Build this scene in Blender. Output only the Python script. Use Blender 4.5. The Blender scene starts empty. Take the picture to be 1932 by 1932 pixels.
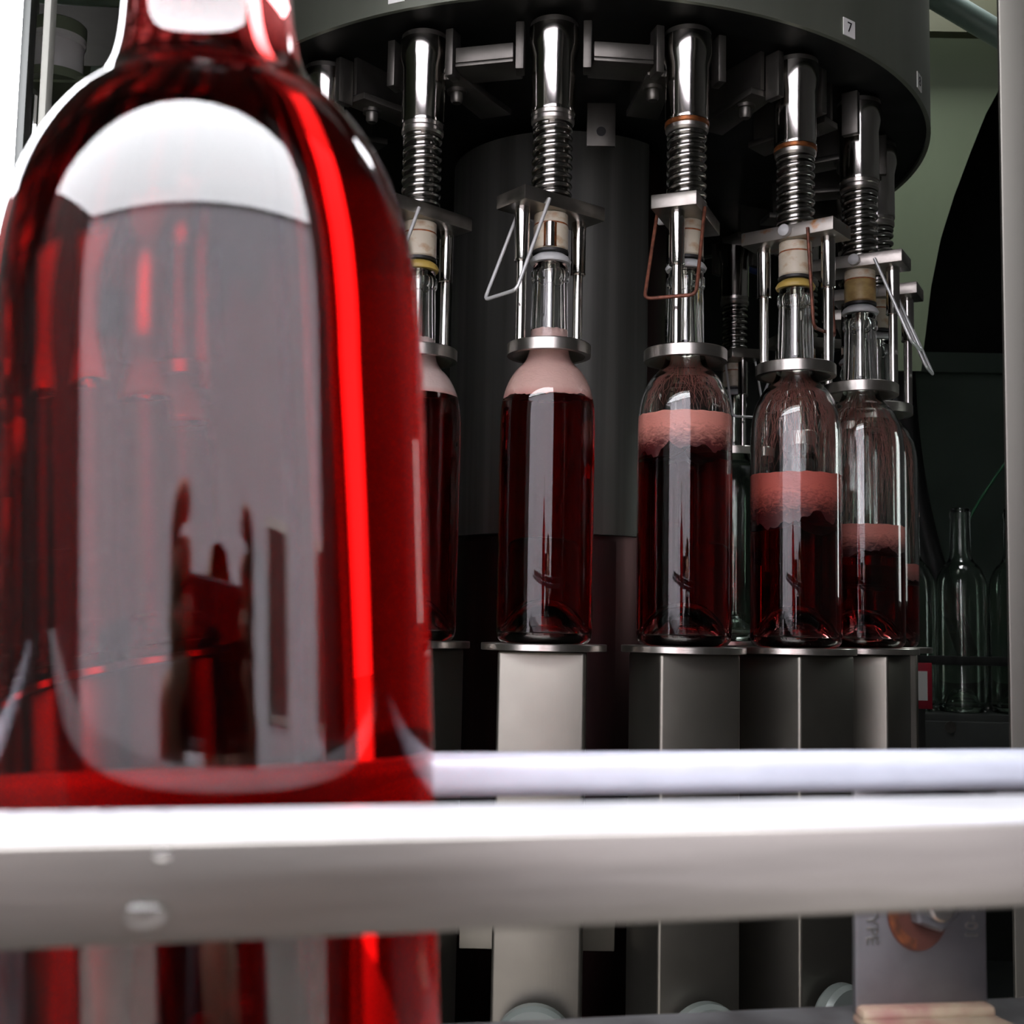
import bpy, bmesh, math, random
from mathutils import Vector, Matrix, noise
random.seed(4)
PI = math.pi
R = math.radians
C = bpy.context.scene.collection
SC = bpy.context.scene

# ------------------------------------------------------------------ camera, sky, exposure
CZ = 1.60                       # height of the lens above the ground
PITCH, ROLL = 0.0914, 0.0197
cam_d = bpy.data.cameras.new('camera')
cam_d.sensor_width = 3.42; cam_d.sensor_height = 3.42
cam_d.lens = 3.42 * 2327 / 1932
cam_d.clip_start = 0.005; cam_d.clip_end = 200
cam_d.dof.use_dof = True
cam_d.dof.focus_distance = 0.98
cam_d.dof.aperture_fstop = 2.4
cam = bpy.data.objects.new('camera', cam_d); C.objects.link(cam)
_f = Vector((0, math.cos(PITCH), math.sin(PITCH))); _r = Vector((1, 0, 0)); _u = _r.cross(_f)
_r, _u = _r*math.cos(ROLL) + _u*math.sin(ROLL), _u*math.cos(ROLL) - _r*math.sin(ROLL)
cam.matrix_world = Matrix(((_r.x, _u.x, -_f.x, 0), (_r.y, _u.y, -_f.y, 0), (_r.z, _u.z, -_f.z, CZ), (0, 0, 0, 1)))
SC.camera = cam

world = bpy.data.worlds.new('overcast_sky'); SC.world = world; world.use_nodes = True
wn = world.node_tree.nodes; wl = world.node_tree.links
bg = wn['Background']; bg.inputs['Strength'].default_value = 22.0
tc = wn.new('ShaderNodeTexCoord'); sp = wn.new('ShaderNodeSeparateXYZ'); cr = wn.new('ShaderNodeValToRGB')
wl.new(tc.outputs['Generated'], sp.inputs[0]); wl.new(sp.outputs['Z'], cr.inputs[0]); wl.new(cr.outputs[0], bg.inputs['Color'])
cr.color_ramp.elements[0].position = 0.0; cr.color_ramp.elements[0].color = (0.33, 0.335, 0.36, 1)   # overcast: zenith three times the horizon
cr.color_ramp.elements[1].position = 1.0; cr.color_ramp.elements[1].color = (1.0, 1.0, 1.04, 1)
SC.view_settings.view_transform = 'Standard'; SC.view_settings.look = 'None'
SC.view_settings.gamma = 1.0; SC.view_settings.use_curve_mapping = False
SC.view_settings.exposure = 0.0
cy = SC.cycles
cy.use_denoising = True
cy.max_bounces = 14; cy.transmission_bounces = 14; cy.glossy_bounces = 6; cy.diffuse_bounces = 3
cy.transparent_max_bounces = 16; cy.volume_bounces = 0
cy.sample_clamp_indirect = 6.0; cy.blur_glossy = 0.6

# ------------------------------------------------------------------ carousel constants (metres, lens at x=y=0)
XC, YC, RC, TH0, STEP = 0.0509, 1.2904, 0.3206, -0.0747, R(20)
H_TANK, R_TANK = 0.49, 0.3725
def unit_xy(k, rad=RC):
    t = TH0 + k*STEP
    return XC + rad*math.sin(t), YC - rad*math.cos(t)

# ------------------------------------------------------------------ materials
def lin(c):
    return tuple(((v/255)/12.92 if v/255 <= .04045 else ((v/255+.055)/1.055)**2.4) for v in c) + (1,)
def nt(name):
    m = bpy.data.materials.new(name); m.use_nodes = True
    return m, m.node_tree.nodes, m.node_tree.links, m.node_tree.nodes['Principled BSDF']
def mapping(n, l, scale, coord='Object'):
    t = n.new('ShaderNodeTexCoord'); mp = n.new('ShaderNodeMapping'); mp.inputs['Scale'].default_value = scale
    l.new(t.outputs[coord], mp.inputs[0]); return mp
def mat(name, rgb, metal=0.0, rough=0.5, var=0.0, vscale=(30, 30, 30), bump=0.0, bscale=None, spec=0.5, rvar=0.0, rgb2=None, vpos=(.35, .65)):
    m, n, l, b = nt(name)
    c = lin(rgb)
    b.inputs['Base Color'].default_value = c; b.inputs['Metallic'].default_value = metal
    b.inputs['Roughness'].default_value = rough; b.inputs['Specular IOR Level'].default_value = spec
    if var or rgb2:
        mp = mapping(n, l, vscale); nz = n.new('ShaderNodeTexNoise'); nz.inputs['Scale'].default_value = 1; nz.inputs['Detail'].default_value = 5
        l.new(mp.outputs[0], nz.inputs[0]); r = n.new('ShaderNodeValToRGB'); l.new(nz.outputs['Fac'], r.inputs[0])
        c2 = lin(rgb2) if rgb2 else tuple(v*(1-var) for v in c[:3]) + (1,)
        r.color_ramp.elements[0].position = vpos[0]; r.color_ramp.elements[0].color = c2
        r.color_ramp.elements[1].position = vpos[1]; r.color_ramp.elements[1].color = c
        l.new(r.outputs[0], b.inputs['Base Color'])
        if rvar:
            mr = n.new('ShaderNodeMapRange'); l.new(nz.outputs['Fac'], mr.inputs[0])
            mr.inputs[3].default_value = rough+rvar; mr.inputs[4].default_value = max(.02, rough-rvar); l.new(mr.outputs[0], b.inputs['Roughness'])
    if bump:
        mp = mapping(n, l, bscale or (200, 200, 200)); nz = n.new('ShaderNodeTexNoise'); nz.inputs['Scale'].default_value = 1; nz.inputs['Detail'].default_value = 4
        l.new(mp.outputs[0], nz.inputs[0]); bp = n.new('ShaderNodeBump'); bp.inputs['Strength'].default_value = bump; bp.inputs['Distance'].default_value = .001
        l.new(nz.outputs['Fac'], bp.inputs['Height']); l.new(bp.outputs[0], b.inputs['Normal'])
    return m
def wine_side(name, absorb, density):   # boundary between bottle glass (1.5) and wine (1.34)
    m = bpy.data.materials.new(name); m.use_nodes = True; n = m.node_tree.nodes; l = m.node_tree.links
    n.remove(n['Principled BSDF']); g = n.new('ShaderNodeBsdfGlass'); g.inputs['IOR'].default_value = 1.34/1.5; g.inputs['Roughness'].default_value = 0
    l.new(g.outputs[0], n['Material Output'].inputs['Surface'])
    v = n.new('ShaderNodeVolumeAbsorption'); v.inputs['Color'].default_value = absorb + (1,); v.inputs['Density'].default_value = density
    l.new(v.outputs[0], n['Material Output'].inputs['Volume']); return m
def glass(name, rgb=(255, 255, 255), ior=1.5, rough=0.0, absorb=None, density=0):
    m, n, l, b = nt(name)
    b.inputs['Base Color'].default_value = lin(rgb); b.inputs['Transmission Weight'].default_value = 1
    b.inputs['Roughness'].default_value = rough; b.inputs['IOR'].default_value = ior
    if absorb:
        v = n.new('ShaderNodeVolumeAbsorption'); v.inputs['Color'].default_value = absorb + (1,); v.inputs['Density'].default_value = density
        l.new(v.outputs[0], n['Material Output'].inputs['Volume'])
    return m
M = {}
M['polish'] = mat('polished_stainless', (205, 202, 196), 1, .13, var=.15, vscale=(160, 160, 8), bump=.05, bscale=(400, 400, 60))
M['steel'] = mat('brushed_stainless', (190, 186, 178), 1, .28, var=.2, vscale=(80, 80, 20), bump=.08, bscale=(60, 60, 700))
M['spring'] = mat('spring_steel', (176, 174, 168), 1, .2, var=.25, vscale=(90, 90, 90))
M['bar'] = mat('machined_stainless', (160, 156, 148), 1, .32, var=.25, vscale=(60, 60, 60), bump=.1, bscale=(300, 60, 300))
M['bar_rust'] = mat('machined_stainless_with_rust', (150, 146, 138), 1, .4, rgb2=(150, 96, 40), vscale=(70, 70, 70), vpos=(.28, .42))
M['dark'] = mat('dark_stainless', (84, 86, 84), 1, .36, var=.35, vscale=(38, 38, 1.2), bump=.04, bscale=(300, 300, 30))
M['column'] = mat('stained_column_stainless', (92, 93, 88), .65, .45, var=.55, vscale=(45, 45, .8), bump=.1, bscale=(120, 120, 60))
M['column_low'] = mat('lower_column_wine_reflection', (84, 62, 62), 1, .4, var=.5, vscale=(24, 24, 3))  # red tint in the base colour stands in for reflected wine
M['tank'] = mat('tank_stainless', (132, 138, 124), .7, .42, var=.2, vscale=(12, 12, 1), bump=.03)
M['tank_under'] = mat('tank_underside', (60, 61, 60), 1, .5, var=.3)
M['cast'] = mat('bracket_stainless', (104, 102, 96), .9, .4, var=.3)
M['lift'] = mat('bead_blasted_stainless', (119, 116, 108), 1, .42, var=.12, vscale=(20, 20, 20), bump=.05, bscale=(500, 500, 60))
M['nylon'] = mat('white_nylon', (180, 172, 152), 0, .45, rgb2=(150, 112, 70), vscale=(70, 70, 110), vpos=(.25, .45))
M['nylon_old'] = mat('yellowed_nylon', (156, 134, 84), 0, .45, rgb2=(110, 84, 50), vscale=(60, 60, 90), vpos=(.3, .55))
M['seal'] = mat('grey_silicone_seal', (168, 170, 168), 0, .4)
M['seal_yellow'] = mat('yellow_rubber_seal', (176, 150, 74), 0, .45, var=.2)
M['rubber'] = mat('black_rubber', (20, 19, 18), 0, .5)
M['rust'] = mat('rust', (150, 84, 40), .2, .6, rgb2=(84, 44, 22), vscale=(200, 200, 200))
M['bronze'] = mat('brown_stained_metal', (140, 84, 44), .7, .3, rgb2=(84, 46, 26), vscale=(150, 150, 150))
M['rustwire'] = mat('rusted_wire', (120, 70, 52), .4, .5, rgb2=(80, 46, 34), vscale=(200, 200, 200))
M['wire'] = mat('bright_wire', (205, 207, 205), .5, .4)
M['rail'] = mat('scratched_rail_stainless', (118, 115, 110), 1, .36, var=.25, vscale=(14, 60, 160), bump=.15, bscale=(20, 200, 260))
M['white_rail'] = mat('white_plastic_rail', (150, 153, 164), 0, .35, var=.12, vscale=(60, 200, 200))
M['post'] = mat('satin_post_stainless', (108, 106, 100), 1, .42, var=.08, vscale=(60, 60, 4))
M['bed'] = mat('worn_conveyor_bed', (120, 120, 122), .7, .4, rgb2=(84, 82, 84), vscale=(60, 60, 60))
M['green'] = mat('green_painted_sheet', (124, 136, 110), 0, .35, var=.18, vscale=(5, 5, 2), bump=.05, bscale=(40, 40, 40))
M['greendark'] = mat('dark_green_panel', (84, 100, 88), 0, .55, var=.15, vscale=(8, 8, 8))
M['inner'] = mat('dark_cabinet_lining', (38, 42, 38), 0, .6, var=.3)
M['black'] = mat('black_hose', (14, 15, 14), 0, .5)
M['outer'] = mat('cabinet_outer_sheet', (170, 168, 160), .5, .45)
M['label'] = mat('white_paper_label', (226, 228, 222), 0, .6)
M['ink'] = mat('black_ink', (18, 18, 18), 0, .6)
M['roller'] = mat('grey_green_roller', (88, 94, 90), .2, .4, var=.12)
M['blue'] = mat('blue_plastic', (18, 44, 96), 0, .4)
M['greenwire'] = mat('green_cable', (28, 84, 52), 0, .4)
M['beige'] = mat('beige_sealant', (140, 126, 106), 0, .5, rgb2=(120, 84, 78), vscale=(90, 90, 90), bump=.4, bscale=(150, 150, 150))
M['brkt'] = mat('dull_bracket_stainless', (116, 115, 117), .85, .5, var=.2, vscale=(60, 60, 60), bump=.1, bscale=(300, 300, 300))
M['glass'] = glass('clear_glass', (250, 253, 250), 1.5)
M['glass_green'] = glass('greenish_clear_glass', (236, 246, 238), 1.5)
M['water'] = glass('water', ior=1.33)
M['wine'] = glass('red_wine', ior=1.34, absorb=(.885, .008, .008), density=105)
M['wine_dark'] = glass('red_wine_in_the_machine', ior=1.34, absorb=(.82, .02, .03), density=125)
M['wine_side'] = wine_side('red_wine_against_glass', (.885, .008, .008), 105)
M['wine_dark_side'] = wine_side('red_wine_in_the_machine_against_glass', (.82, .02, .03), 125)
M['ground'] = mat('yard_gravel', (120, 116, 110), 0, .9, var=.3, vscale=(3, 3, 3))
M['stucco'] = mat('pale_stucco', (196, 190, 196), 0, .9, var=.1, vscale=(.8, .8, .8))
M['jacket'] = mat('dark_jacket_cloth', (24, 24, 32), 0, .8)
M['skin'] = mat('skin', (196, 150, 126), 0, .5)
M['hair'] = mat('fair_hair', (150, 124, 70), 0, .6)
M['red'] = mat('red_sticker', (150, 20, 40), 0, .5)
def foam_mat(name, top, low, z0, z1, amp=.5):
    m, n, l, b = nt(name)
    b.inputs['Roughness'].default_value = .5
    t = n.new('ShaderNodeTexCoord'); s = n.new('ShaderNodeSeparateXYZ'); l.new(t.outputs['Object'], s.inputs[0])
    mp = n.new('ShaderNodeMapping'); mp.inputs['Scale'].default_value = (190, 190, 420); l.new(t.outputs['Object'], mp.inputs[0])
    nz = n.new('ShaderNodeTexNoise'); nz.inputs['Scale'].default_value = 1; nz.inputs['Detail'].default_value = 6; nz.inputs['Distortion'].default_value = 1.2
    l.new(mp.outputs[0], nz.inputs[0])
    mr = n.new('ShaderNodeMapRange'); l.new(s.outputs['Z'], mr.inputs[0]); mr.inputs[1].default_value = z0; mr.inputs[2].default_value = z1
    ad = n.new('ShaderNodeMath'); ad.operation = 'MULTIPLY_ADD'; l.new(nz.outputs['Fac'], ad.inputs[0]); ad.inputs[1].default_value = amp
    sb = n.new('ShaderNodeMath'); sb.operation = 'SUBTRACT'; l.new(mr.outputs[0], sb.inputs[0]); sb.inputs[1].default_value = amp*.5
    l.new(sb.outputs[0], ad.inputs[2])
    r = n.new('ShaderNodeValToRGB'); l.new(ad.outputs[0], r.inputs[0])
    r.color_ramp.elements[0].position = .22; r.color_ramp.elements[0].color = lin(low)
    r.color_ramp.elements[1].position = .85; r.color_ramp.elements[1].color = lin(top)
    l.new(r.outputs[0], b.inputs['Base Color'])
    bp = n.new('ShaderNodeBump'); bp.inputs['Strength'].default_value = .5; bp.inputs['Distance'].default_value = .001
    l.new(nz.outputs['Fac'], bp.inputs['Height']); l.new(bp.outputs[0], b.inputs['Normal'])
    return m

# ------------------------------------------------------------------ object helpers
def link(name, me, m=None, parent=None, loc=None, rot=None):
    o = bpy.data.objects.new(name, me); C.objects.link(o)
    if m is not None and not me.materials: me.materials.append(m)
    if parent is not None: o.parent = parent
    if loc is not None: o.location = loc
    if rot is not None: o.rotation_euler = rot
    return o
def empty(name, loc, label, cat, group=None, rot=0):
    o = bpy.data.objects.new(name, None); o.empty_display_size = .02; C.objects.link(o)
    o.location = loc; o.rotation_euler = (0, 0, rot); o['label'] = label; o['category'] = cat
    if group: o['group'] = group
    return o
def tag(o, label, cat, group=None, kind=None):
    o['label'] = label; o['category'] = cat
    if group: o['group'] = group
    if kind: o['kind'] = kind
    return o
def struct(o): o['kind'] = 'structure'; return o
def mesh(name, v, f, smooth=False, angle=None):
    me = bpy.data.meshes.new(name); me.from_pydata(v, [], f); me.update()
    if smooth:
        me.polygons.foreach_set('use_smooth', [True]*len(me.polygons))
        if angle is not None: me.set_sharp_from_angle(angle=angle)
    return me
def lathe(name, prof, n=48, closed=False, angle=R(35), ang=None):
    """prof: (r, z) list revolved about z. closed joins the last point to the first."""
    v = []; f = []; idx = []
    full = ang is None
    a0, a1 = (0, 2*PI) if full else ang
    cnt = n if full else n+1
    for r, z in prof:
        if r < 1e-6: idx.append([len(v)]*cnt); v.append((0, 0, z))
        else:
            idx.append(list(range(len(v), len(v)+cnt)))
            for i in range(cnt):
                a = a0 + (a1-a0)*i/n; v.append((r*math.cos(a), r*math.sin(a), z))
    rows = len(prof)
    for j in range(rows if closed else rows-1):
        A, B = idx[j], idx[(j+1) % rows]
        for i in range(n):
            k = (i+1) % cnt if full else i+1
            q = [A[i], A[k], B[k], B[i]]; q2 = []
            for t in q:
                if t not in q2: q2.append(t)
            if len(q2) > 2: f.append(q2)
    me = mesh(name, v, f, True, angle)
    bm = bmesh.new(); bm.from_mesh(me); bmesh.ops.recalc_face_normals(bm, faces=bm.faces); bm.to_mesh(me); bm.free()
    me.polygons.foreach_set('use_smooth', [True]*len(me.polygons)); me.set_sharp_from_angle(angle=angle)
    return me
def box(name, x0, x1, y0, y1, z0, z1, bev=0.0, seg=2, mtx=None):
    bm = bmesh.new(); bmesh.ops.create_cube(bm, size=1)
    for v in bm.verts: v.co = Vector(((x0+x1)/2 + v.co.x*(x1-x0), (y0+y1)/2 + v.co.y*(y1-y0), (z0+z1)/2 + v.co.z*(z1-z0)))
    if bev: bmesh.ops.bevel(bm, geom=bm.edges[:], offset=bev, segments=seg, affect='EDGES', profile=.5)
    if mtx: bm.transform(mtx)
    me = bpy.data.meshes.new(name); bm.to_mesh(me); bm.free()
    if bev: me.polygons.foreach_set('use_smooth', [True]*len(me.polygons)); me.set_sharp_from_angle(angle=R(30))
    return me
def prism(name, pts, y0, y1, bev=0.0, axis='y'):
    """polygon pts in (x, z) extruded along y (or pts (x, y) extruded along z)."""
    bm = bmesh.new()
    P = (lambda p, t: (p[0], t, p[1])) if axis == 'y' else (lambda p, t: (p[0], p[1], t))
    a = [bm.verts.new(P(p, y0)) for p in pts]; b = [bm.verts.new(P(p, y1)) for p in pts]
    bm.faces.new(a); bm.faces.new(b[::-1]); n = len(pts)
    for i in range(n): bm.faces.new((a[i], b[i], b[(i+1) % n], a[(i+1) % n]))
    bmesh.ops.recalc_face_normals(bm, faces=bm.faces)
    if bev: bmesh.ops.bevel(bm, geom=bm.edges[:], offset=bev, segments=2, affect='EDGES', profile=.5)
    me = bpy.data.meshes.new(name); bm.to_mesh(me); bm.free()
    if bev: me.polygons.foreach_set('use_smooth', [True]*len(me.polygons)); me.set_sharp_from_angle(angle=R(30))
    return me
def smooth_path(pts, sub=6):
    P = [Vector(p) for p in pts]; P = [P[0]*2-P[1]] + P + [P[-1]*2-P[-2]]; out = []
    for i in range(1, len(P)-2):
        p0, p1, p2, p3 = P[i-1:i+3]
        for s in range(sub):
            t = s/sub
            out.append(.5*((2*p1) + (p2-p0)*t + (2*p0-5*p1+4*p2-p3)*t*t + (3*p1-p0-3*p2+p3)*t**3))
    out.append(P[-2]); return out
def round_path(pts, rad, sub=5):
    P = [Vector(p) for p in pts]; out = [P[0]]
    for i in range(1, len(P)-1):
        a = (P[i-1]-P[i]); b = (P[i+1]-P[i]); ra = min(rad, a.length*.45, b.length*.45)
        a = P[i]+a.normalized()*ra; b = P[i]+b.normalized()*ra
        for s in range(sub+1):
            t = s/sub; out.append(a*(1-t)**2 + P[i]*2*t*(1-t) + b*t*t)
    out.append(P[-1]); return out
def sweep(name, path, r, n=8, taper=None, into=None):
    v, f = into if into else ([], [])
    path = [Vector(p) for p in path]; base = len(v); up = Vector((0, 0, 1)); prev = None
    for i, p in enumerate(path):
        d = (path[min(i+1, len(path)-1)] - path[max(i-1, 0)]).normalized()
        if prev is None:
            u = up.cross(d); u = Vector((1, 0, 0)) if u.length < .05 else u
            if u.length < .99: u = Vector((1, 0, 0)).cross(d) if abs(d.x) < .9 else Vector((0, 1, 0)).cross(d)
        else: u = prev - d*prev.dot(d)
        u.normalize(); prev = u; w = d.cross(u); rr = r*(taper(i/(len(path)-1)) if taper else 1)
        for k in range(n):
            a = 2*PI*k/n; v.append(tuple(p + u*rr*math.cos(a) + w*rr*math.sin(a)))
    for i in range(len(path)-1):
        for k in range(n):
            a = base+i*n+k; b = base+i*n+(k+1) % n; f.append((a, b, b+n, a+n))
    f.append(tuple(base+k for k in range(n))[::-1]); f.append(tuple(base+(len(path)-1)*n+k for k in range(n)))
    if into: return into
    me = mesh(name, v, f, True, R(50)); return me
def helix(name, rad, wire, z0, z1, turns, n=10, per=40, flat=.0):
    pts = []
    N = int(turns*per)
    for i in range(N+1):
        t = i/N; a = 2*PI*turns*t
        # close-wound at both ends
        e = .10; s = t
        if t < e: z = t/e*.04
        elif t > 1-e: z = 1-(1-t)/e*.04
        else: z = .04 + (t-e)/(1-2*e)*.92
        pts.append((rad*math.cos(a), rad*math.sin(a), z0+(z1-z0)*z))
    return sweep(name, pts, wire, n)
def cyl(name, r, z0, z1, n=24, bev=0.0):
    b = bev
    pr = [(0, z0), (r-b, z0), (r, z0+b), (r, z1-b), (r-b, z1), (0, z1)] if b else [(0, z0), (r, z0), (r, z1), (0, z1)]
    return lathe(name, pr, n)

# ------------------------------------------------------------------ the place: ground, building opposite, cabinet shell
struct(link('ground', box('ground', -30, 30, -30, 30, -.1, 0), M['ground']))
bld = empty('building', (-1.6, 3.6, 0), 'pale rounded storage building curving around the yard behind the camera', 'building')
link('wall', lathe('wall', [(9.0, 0), (9.3, 0), (9.3, 5.35), (9.0, 5.35)], 80, True, ang=(R(190), R(350))), M['stucco'], bld)
link('roof', lathe('roof', [(8.95, 5.35), (9.8, 5.35), (9.8, 5.47), (8.95, 5.47)], 80, True, ang=(R(190), R(350))), M['bed'], bld)
for d in (212, 226, 306, 322):
    fr = link('window', box('window', -.5, .5, -.03, .02, 1.1, 2.2, .01), M['outer'], bld, (8.99*math.cos(R(d)), 8.99*math.sin(R(d)), 0), (0, 0, R(d)-PI/2))
    link('pane', box('pane', -.44, .44, -.04, -.03, 1.16, 2.14), M['inner'], fr)

H = lambda h: CZ+h
CT = .62                        # top of the front opening above the lens
struct(link('floor', box('floor', -1.25, 1.25, .66, 2.5, 0, H(-.62)), M['inner']))
# side walls flare outwards to the back, built as prisms in plan
struct(link('wall_left', prism('wall_left', [(-.2975, .72), (-.3005, .72), (-.936, 2.27), (-.929, 2.28)], H(-.62), H(1.15), axis='z'), M['green']))
struct(link('wall_right', prism('wall_right', [(.31, .66), (.325, .65), (1.15, 2.42), (1.13, 2.44)], H(-.62), H(1.15), axis='z'), mat('grey_wall_sheet', (84, 84, 82), 0, .6)))
struct(link('wall_back', box('wall_back', -.93, 1.3, 2.42, 2.46, H(-.62), H(1.15)), M['inner']))
ce = link('ceiling', prism('ceiling', [(-.33, .68), (.36, .62), (.62, 1.15), (.42, 1.15), (.42, 1.75), (.92, 1.75), (1.2, 2.44), (-1.0, 2.44)], H(1.0), H(1.03), axis='z'), M['inner']); struct(ce)
struct(link('wall_front', prism('wall_front', [(-.33, CT), (.36, CT), (.36, 1.15), (-.33, 1.15)], .66, .68), M['outer'])).location = (0, 0, CZ)
struct(link('trim_1', prism('trim_1', [(-.33, .70), (.36, .62), (.36, .66), (-.33, .74)], H(-1.6), H(-.50), axis='z'), M['outer']))
# the room around: side opening behind the camera, lintel, ceiling, right wall; the left end is open to the yard
struct(link('wall_side', prism('wall_side', [(-2.3, .93), (1.5, .93), (1.5, 1.32), (-2.3, 1.32)], -.02, .02), M['inner'])).location = (0, 0, CZ)
struct(link('wall_side_left', prism('wall_side_left', [(-2.34, -.02), (-2.30, -.02), (-2.06, -1.22), (-2.10, -1.22)], 0, H(1.32), axis='z'), M['inner']))
struct(link('wall_side_right', box('wall_side_right', .215, 1.5, .09, .13, 0, H(1.32)), M['inner']))
struct(link('wall_end', box('wall_end', 1.46, 1.5, .13, 2.5, 0, H(1.32)), M['inner']))
struct(link('ceiling_outer', prism('ceiling_outer', [(-2.3, -.02), (1.5, -.02), (1.5, 2.5), (.50, 2.5), (.50, 1.75), (.80, 1.75), (.80, 1.30), (.42, 1.30), (.42, 2.5), (-.6, 2.5), (-.6, 1.9), (-2.3, 1.9)], H(1.28), H(1.32), axis='z'), M['inner']))
struct(link('wall_far', box('wall_far', -2.34, -2.3, -.02, 2.5, 0, H(1.32)), M['inner']))
struct(link('wall_rear', box('wall_rear', -2.3, -1.46, 2.46, 2.5, 0, H(1.32)), M['inner']))
lamp = empty('strip_lamp', (.512, 1.12, H(.02)), 'slim vertical strip lamp on the right cabinet wall, mirrored in the rightmost wine bottles', 'lamp')
lm, ln, ll, lb = nt('lamp_glow'); lb.inputs['Emission Color'].default_value = (.92, 1, .97, 1); lb.inputs['Emission Strength'].default_value = 5
link('lamp_tube', box('lamp_tube', -.012, -.006, -.016, .016, 0, .20, .002), lm, lamp)
link('lamp_housing', box('lamp_housing', -.006, .006, -.022, .022, -.01, .21, .002), M['outer'], lamp)
# stainless corner post on the right, in front of the opening
post = empty('corner_post', (.28, .64, 0), 'satin stainless corner post at the right edge of the machine opening', 'post')
link('post_face', box('post_face', -.030, .045, -.020, -.017, 0, H(1.15), .001), M['post'], post)
link('post_side', box('post_side', -.008, -.004, -.017, .03, 0, H(1.15), .001), M['post'], post)
lp = empty('corner_upright', (-.2975, .715, 0), 'narrow dark steel upright at the left edge of the machine opening', 'post')
link('upright', box('upright', -.0025, .0025, -.004, .006, 0, H(1.15), .0008), M['dark'], lp)
link('inner_strip', box('inner_strip', .0085, .0130, .0, .01, H(-.6), H(1.0), .001), mat('grey_painted_strip', (150, 152, 142), 0, .5), lp)

# ------------------------------------------------------------------ photographer outside the opening
def skin_body(name, nodes, edges, m, parent, sub=2):
    ids = {k: i for i, k in enumerate(nodes)}
    me = bpy.data.meshes.new(name); me.from_pydata([nodes[k][:3] for k in nodes], [(ids[a], ids[b]) for a, b in edges], []); me.materials.append(m)
    o = bpy.data.objects.new(name, me); C.objects.link(o); o.parent = parent
    o.modifiers.new('skin', 'SKIN'); o.modifiers['skin'].use_smooth_shade = True
    lay = me.skin_vertices[0].data
    for i, k in enumerate(nodes): r = nodes[k][3]; lay[i].radius = r if isinstance(r, tuple) else (r, r)
    lay[0].use_root = True
    sd = o.modifiers.new('sub', 'SUBSURF'); sd.levels = sub; sd.render_levels = sub
    return o
pz = empty('person', (.13, -.47, 0), 'person in a dark jacket with fair hair holding a phone, mirrored in the big bottle', 'person')
N = {'pel': (0, 0, .93, (.15, .11)), 'waist': (0, 0, 1.06, (.13, .10)), 'chest': (0, .02, 1.26, (.16, .11)), 'neck0': (0, .01, 1.38, .055), 'neck': (0, .02, 1.44, .048), 'head': (0, .03, 1.52, (.075, .085)), 'crown': (0, .02, 1.60, (.06, .07))}
E_ = [('pel', 'waist'), ('waist', 'chest'), ('chest', 'neck0'), ('neck0', 'neck'), ('neck', 'head'), ('head', 'crown')]
for s_, nm in ((-1, 'l'), (1, 'r')):
    N.update({nm+'hip': (s_*.09, 0, .86, .09), nm+'knee': (s_*.10, .02, .48, .06), nm+'ank': (s_*.10, 0, .09, .042), nm+'toe': (s_*.11, .13, .035, (.04, .03)),
              nm+'sh': (s_*.17, .01, 1.35, .055), nm+'el': (-.04+s_*.20, .20, 1.20, .042), nm+'wr': (-.13+s_*.085, .40, 1.52, .028), nm+'palm': (-.13+s_*.072, .455, 1.575, (.030, .014))})
    E_ += [('pel', nm+'hip'), (nm+'hip', nm+'knee'), (nm+'knee', nm+'ank'), (nm+'ank', nm+'toe'), ('chest', nm+'sh'), (nm+'sh', nm+'el'), (nm+'el', nm+'wr'), (nm+'wr', nm+'palm')]
body = skin_body('body', N, E_, M['skin'], pz)
for s_, nm in ((-1, 'l'), (1, 'r')):
    F = {'p': (-.13+s_*.072, .455, 1.575, .012)}; FE = []
    for q, (dz, ln) in enumerate(((.034, .9), (.016, 1), (-.002, .95), (-.019, .75))):
        F['a%d' % q] = (-.13+s_*.068, .470, 1.590+dz, .009); F['b%d' % q] = (-.13+s_*.062, .480, 1.598+dz, .0085); F['c%d' % q] = (-.13+s_*(.062-.022*ln), .484, 1.600+dz, .007)
        FE += [('p', 'a%d' % q), ('a%d' % q, 'b%d' % q), ('b%d' % q, 'c%d' % q)]
    F['t1'] = (-.13+s_*.055, .452, 1.566, .010); F['t2'] = (-.13+s_*.038, .462, 1.572, .008); FE += [('p', 't1'), ('t1', 't2')]
    skin_body('hand', F, FE, M['skin'], pz, 1)
J = {k: (v[0], v[1], v[2], tuple(q+.018 for q in v[3]) if isinstance(v[3], tuple) else v[3]+.016) for k, v in N.items() if k in ('pel', 'waist', 'chest', 'neck0') or k[1:] in ('sh', 'el', 'wr')}
skin_body('jacket', J, [e for e in E_ if e[0] in J and e[1] in J], M['jacket'], pz)
T = {k: (v[0], v[1], v[2], tuple(q+.012 for q in v[3]) if isinstance(v[3], tuple) else v[3]+.014) for k, v in N.items() if k == 'pel' or k[1:] in ('hip', 'knee', 'ank')}
skin_body('trousers', T, [e for e in E_ if e[0] in T and e[1] in T], M['ink'], pz)
hair_me = lathe('hair', [(0, .155), (.045, .148), (.078, .115), (.092, .06), (.096, .0), (.092, -.08), (.080, -.13), (.070, -.13), (.080, -.06), (.082, .04), (.060, .11), (0, .13)], 32, False, R(180), ang=(R(160), R(380)))
link('hair', hair_me, M['hair'], pz, (0, .015, 1.50))
for s_ in (-1, 1): link('eye', lathe('eye', [(0, -.011), (.008, -.008), (.011, 0), (.008, .008), (0, .011)], 16), M['ink'], pz, (s_*.03, .108, 1.535))
link('nose', lathe('nose', [(0, 0), (.012, 0), (.010, .015), (.004, .035), (0, .038)], 12, False, R(90)), M['skin'], pz, (0, .112, 1.497))
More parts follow.
